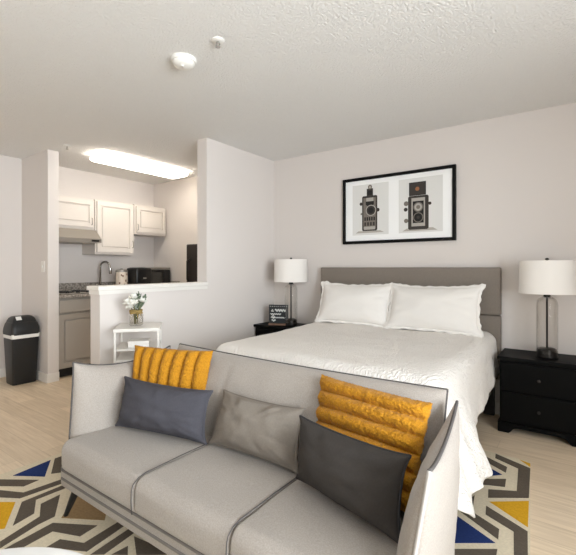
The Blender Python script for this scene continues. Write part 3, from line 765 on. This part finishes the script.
# ------------------------------------------------------------------ rug
RUG = [
 (2, [(-2.632, .951), (-2.657, 1.166), (-2.472, 1.053)]),
 (1, [(-2.655, 1.189), (-2.654, 1.243), (-2.444, 1.132), (-2.477, 1.089)]),
 (1, [(-2.68, .865), (-2.644, .891), (-2.46, 1.017), (-2.455, .938), (-2.564, .864), (-2.66, .80)]),
 (1, [(-2.62, .775), (-2.516, .848), (-2.387, .912), (-2.35, 1.20), (-2.30, 1.185), (-2.344, .878), (-2.437, .822), (-2.55, .74)]),
 (1, [(-2.298, .87), (-2.290, 1.19), (-2.245, 1.175), (-2.263, .922), (-2.144, .865), (-2.121, .766)]),
 (1, [(-2.202, .919), (-2.211, 1.017), (-2.038, .913), (-2.035, .837), (-1.994, .672), (-2.042, .688), (-2.094, .869)]),
 (3, [(-2.48, .74), (-2.388, .805), (-2.324, .851), (-2.128, .736), (-2.141, .722), (-2.2, .68)]),
 (1, [(-1.974, .672), (-1.993, .884), (-1.806, .995), (-1.795, .91), (-1.93, .855), (-1.92, .714)]),
 (1, [(-1.847, .849), (-1.738, .898), (-1.76, 1.16), (-1.715, 1.16), (-1.676, .878), (-1.785, .82), (-1.84, .78)]),
 (1, [(-1.646, .878), (-1.68, 1.2), (-1.64, 1.2), (-1.601, .911)]),
 (1, [(-1.575, .929), (-1.567, .999), (-1.518, .967)]),
 (1, [(-1.60, 1.05), (-1.495, 1.066), (-1.388, 1.064), (-1.489, .988)]),
 (4, [(-2.18, 1.10), (-1.90, 1.10), (-1.815, 1.036), (-2.0, .925)]),
 (3, [(-.369, 2.265), (-.207, 2.391), (-.19, 2.146)]),
 (1, [(-.377, 2.218), (-.188, 2.111), (-.172, 1.94), (-.16, 1.80), (-.21, 1.80), (-.219, 1.905), (-.239, 2.073), (-.366, 2.138)]),
 (1, [(-.443, 2.285), (-.423, 2.123), (-.295, 2.054), (-.287, 1.973), (-.469, 2.09), (-.471, 2.178)]),
 (2, [(-.473, 2.044), (-.293, 1.941), (-.438, 1.837)]),
 (1, [(-.436, 1.792), (-.28, 1.904), (-.275, 1.80), (-.43, 1.70)]),
 (1, [(-.395, 2.389), (-.269, 2.458), (-.292, 2.74), (-.425, 2.806), (-.433, 2.874), (-.234, 2.784), (-.21, 2.422), (-.382, 2.301)]),
 (3, [(-.299, 2.872), (-.240, 2.853), (-.236, 2.803)]),
 (1, [(-.53, 2.825), (-.492, 2.804), (-.348, 2.72), (-.345, 2.642), (-.50, 2.745)]),
 (2, [(-.48, 2.683), (-.358, 2.604), (-.417, 2.546), (-.46, 2.52)]),
 (1, [(-.45, 2.49), (-.408, 2.511), (-.333, 2.565), (-.326, 2.467), (-.397, 2.439), (-.45, 2.41)]),
]
# the pattern goes on under the sofa, the bed and towards the camera
def hexes(x0, y0):
    s = .30
    return [(1, [(x0, y0), (x0 + .24, y0 + .14), (x0 + .24, y0 + .22), (x0, y0 + .08)]), (1, [(x0, y0 + .12), (x0 + .24, y0 + .26), (x0 + .24, y0 + .34), (x0, y0 + .20)]),
            (1, [(x0 + .28, y0 + .14), (x0 + .50, y0), (x0 + .50, y0 + .08), (x0 + .28, y0 + .22)]), (2 if int(x0 * 10) % 2 else 3, [(x0 + .28, y0 + .30), (x0 + .50, y0 + .14), (x0 + .50, y0 + .34)])]
for ix in range(3):
    for iy in range(4): RUG += hexes(-2.55 + ix * .53, 1.33 + iy * .38)
for ix in range(5):
    for iy in range(2): RUG += hexes(-2.62 + ix * .53, -.32 + iy * .38)
bm = bmesh.new(); prism(bm, [(-2.71, -.35), (.03, -.35), (-.243, 2.885), (-2.70, 2.885)], 0, .011, 0)
cols = [M['rug_cream'], M['rug_taupe'], M['rug_navy'], M['rug_mustard'], M['rug_tan']]
for k, (mi, p) in enumerate(RUG): prism(bm, p, .0105, .0125 + (k % 7) * .00005, mi)
tag(bmo('area_rug', bm, cols), 'cream and taupe geometric rug with navy and mustard shapes under the sofa', 'rug')

# ------------------------------------------------------------------ sofa
t = thing('sofa', 'light grey three-seat sofa with piped edges at the foot of the bed', 'sofa', (0, 0, 0))
bm = bmesh.new(); box(bm, -1.985, -.36, .908, 1.53, .172, .280, .022, seg=3); bmo('base', bm, M['sofa'], t, True, True)
for z in (.262, .222):
    pipe_o('piping', [(-1.93, 1.45, z), (-1.982, 1.42, z), (-1.986, .945, z), (-1.978, .920, z), (-1.955, .907, z), (-.39, .907, z), (-.367, .918, z), (-.359, .945, z), (-.36, 1.42, z)], .0055, M['pipe_dark'] if z > .9 else M['pipe_mid'], t, False)
xs = [(-1.892, -1.3355), (-1.3345, -.8505), (-.8495, -.335)]
for x0, x1 in xs: soft_box('seat_cushion', x0, x1, .872, 1.36, .276, .424, (.009, .045, .05), M['sofa'], t, .007)
for x in (-1.335, -.850):
    pipe_o('piping', [(x, 1.33, .424), (x, 1.1, .4275), (x, .925, .4255), (x, .893, .418), (x, .872, .402), (x, .866, .385), (x, .8635, .345), (x, .867, .295)], .0022, M['pipe_dark'], t, False)
# back: three sections on one panel
bk, border, base, n = cushion('backrest', (-1.865, 1.375, .25), (-.40, 1.375, .25), (-.388, 1.525, .76), (-1.878, 1.53, .76), .12, .05, M['sofa'], t, 96, 36, 4.0, .5,
                              st=.03, flat_bottom=True, creases=((-.333, .012, .10), (.333, .012, .10)), wr=.006, wseed=2.2)
top = [p for p in border if p.z > .30]
def ordered_top(b, nu, nv): return b[nu:nu + nv] + b[nu + nv:2 * nu + nv] + b[2 * nu + nv:]
pipe_o('piping', [p for p in ordered_top(border, 96, 36)], .0055, M['pipe_dark'], t, False)
# arms (u runs front to back, v up; n = +X)
def arm(fb, bb_, bt, ft, tp, tn, seed, pm):
    o, bd, bs, n = cushion('armrest', fb, bb_, bt, ft, tp, tn, M['sofa'], t, 48, 36, 3.0, .5, st=.16, ss=.0, flat_bottom=True, wr=.005, wseed=seed, corner=.02)
    pipe_o('piping', bd[48:84] + bd[84:133], .0055, M['pipe_dark'], t, False)
    pipe_o('piping', bd[132:], .0055, pm, t, False)
arm((-1.955, .93, .20), (-1.955, 1.50, .20), (-1.965, 1.52, .735), (-1.96, .967, .745), .10, .045, 3.0, M['pipe_dark'])
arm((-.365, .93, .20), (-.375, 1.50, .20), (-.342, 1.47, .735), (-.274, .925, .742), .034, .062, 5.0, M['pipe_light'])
for x, dx in ((-1.925, -.075), (-.41, .07)):
    for y, dy in ((.975, -.03), (1.45, .04)):
        bm = bmesh.new(); tube(bm, [(x, y, .185), (x + dx * .5, y + dy * .5, .10), (x + dx, y + dy, .0135)], [.021, .016, .010], 14); bmo('leg', bm, M['leg'], t, True, True)
bm = bmesh.new(); box(bm, -1.655, -1.635, .945, .948, .148, .175); bmo('care_tag', bm, M['pipe_light'], t)

def sofa_pillow(name, label, BL, BR, TR, TL, m, seed, tp=.08, tn=.045, piping=None, **kw):
    t = thing(name, label, 'pillow', (0, 0, 0), 0, 'throw pillows on the sofa')
    a = dict(nu=46, nv=34, p=2.4, q=.6, st=.07, sb=.04, ss=.05, wr=.014, wseed=seed, corner=.05); a.update(kw)
    o, bd, bs, n = cushion('cushion', BL, BR, TR, TL, tp, tn, m, t, **a)
    if piping: pipe_o('piping', bd, .0048, piping, t)
    return t
M['pipe_blue'] = mat('slate_piping', rgb(70, 69, 75), .9); M['pipe_taupe'] = mat('taupe_piping', rgb(116, 108, 99), .9); M['pipe_black'] = mat('black_piping', rgb(40, 38, 40), .8)
sofa_pillow('throw_pillow', 'mustard chenille pillow with vertical ribs behind the slate blue pillow', (-1.86, 1.205, .44), (-1.475, 1.325, .44), (-1.478, 1.405, .787), (-1.93, 1.275, .785), M['mustard'], 1.0,
            .055, .045, nu=150, nv=110, rib=('u', 7, .032), fuzz=.0024, wr=.004, corner=.02, st=.02, ss=.02)
sofa_pillow('throw_pillow', 'slate blue lumbar pillow at the sofa end by the bin side', (-1.80, 1.095, .448), (-1.320, 1.205, .447), (-1.345, 1.265, .645), (-1.838, 1.165, .65), M['blue'], 2.0, .09, .045, M['pipe_blue'], wr=.016)
sofa_pillow('throw_pillow', 'taupe grey lumbar pillow alone in the middle of the sofa', (-1.305, 1.235, .442), (-.862, 1.245, .442), (-.893, 1.335, .638), (-1.317, 1.335, .634), M['greyp'], 3.0, .085, .05, M['pipe_taupe'], wr=.018)
sofa_pillow('throw_pillow', 'mustard chenille pillow with horizontal ribs behind the charcoal pillow', (-.81, 1.275, .45), (-.415, 1.215, .45), (-.404, 1.385, .745), (-.855, 1.425, .762), M['mustard'], 4.0,
            .055, .045, nu=150, nv=110, rib=('v', 6, .036), fuzz=.0024, wr=.004, corner=.02, st=.02, ss=.02)
sofa_pillow('throw_pillow', 'charcoal lumbar pillow with dark piping in front of the horizontal-ribbed pillow', (-.815, 1.195, .452), (-.405, 1.085, .448), (-.412, 1.172, .645), (-.818, 1.222, .655), M['char'], 5.0, .09, .045, M['pipe_black'], wr=.010)

# ------------------------------------------------------------------ coffee table
t = thing('coffee_table', 'round white coffee table in front of the sofa', 'coffee table', (-1.01, .183, .0125))
bm = bmesh.new(); lathe(bm, [(0, .382), (.385, .382), (.398, .388), (.40, .396), (.396, .405), (.388, .408), (0, .408)], 72, cap=False); bmo('table_top', bm, M['table'], t, True, True)
for k in range(4):
    a = PI / 4 + k * PI / 2
    bm = bmesh.new(); tube(bm, [(.24 * math.cos(a), .24 * math.sin(a), .384), (.30 * math.cos(a), .30 * math.sin(a), .001)], [.022, .014], 14); bmo('leg', bm, M['wood'], t, True, True)

# ------------------------------------------------------------------ lights
def area(name, loc, rot, sx, sy, power, col=(1, 1, 1)):
    l = bpy.data.lights.new(name, 'AREA'); l.shape = 'RECTANGLE'; l.size = sx; l.size_y = sy; l.energy = power; l.color = col
    o = bpy.data.objects.new(name, l); o.location = loc; o.rotation_euler = rot; COL.objects.link(o); return o
DAY = (.90, .95, 1.0)
area('daylight_right', (XR + 1.2, (WY0 + WY1) / 2 - .1, 1.45), (0, PI / 2, 0), 2.0, 3.2, 375, DAY)
area('ceiling_fill_right', (XR + .6, (WY0 + WY1) / 2, .25), (0, PI / 2 + .75, 0), 1.0, 2.7, 98, DAY)  # added uplight that brightens the ceiling, like a bounce off the ground
area('rear_fill', ((RX0 + RX1) / 2, YR - .35, 1.55), (PI / 2, 0, 0), 2.8, 1.3, 4, DAY)  # weak fill behind the added rear window, for faces turned to the camera side
w = bpy.data.worlds.new('World'); SC.world = w; w.use_nodes = True
w.node_tree.nodes['Background'].inputs[0].default_value = (.95, .98, 1, 1); w.node_tree.nodes['Background'].inputs[1].default_value = 1.5

# ------------------------------------------------------------------ camera
cam = bpy.data.cameras.new('Camera'); co = bpy.data.objects.new('Camera', cam); COL.objects.link(co)
cam.sensor_width = 36; cam.sensor_fit = 'HORIZONTAL'; cam.lens = 403.07 / 576 * 36
cam.shift_y = (267.7 - 277.5) / 576; cam.clip_start = .05
co.location = (0, 0, 1.204); co.rotation_euler = (PI / 2, 0, .6252)
SC.camera = co
SC.view_settings.view_transform = 'Standard'; SC.view_settings.look = 'None'; SC.view_settings.exposure = 0.2; SC.view_settings.gamma = 1
SC.cycles.use_denoising = True; SC.cycles.max_bounces = 10; SC.cycles.diffuse_bounces = 6; SC.cycles.transparent_max_bounces = 16
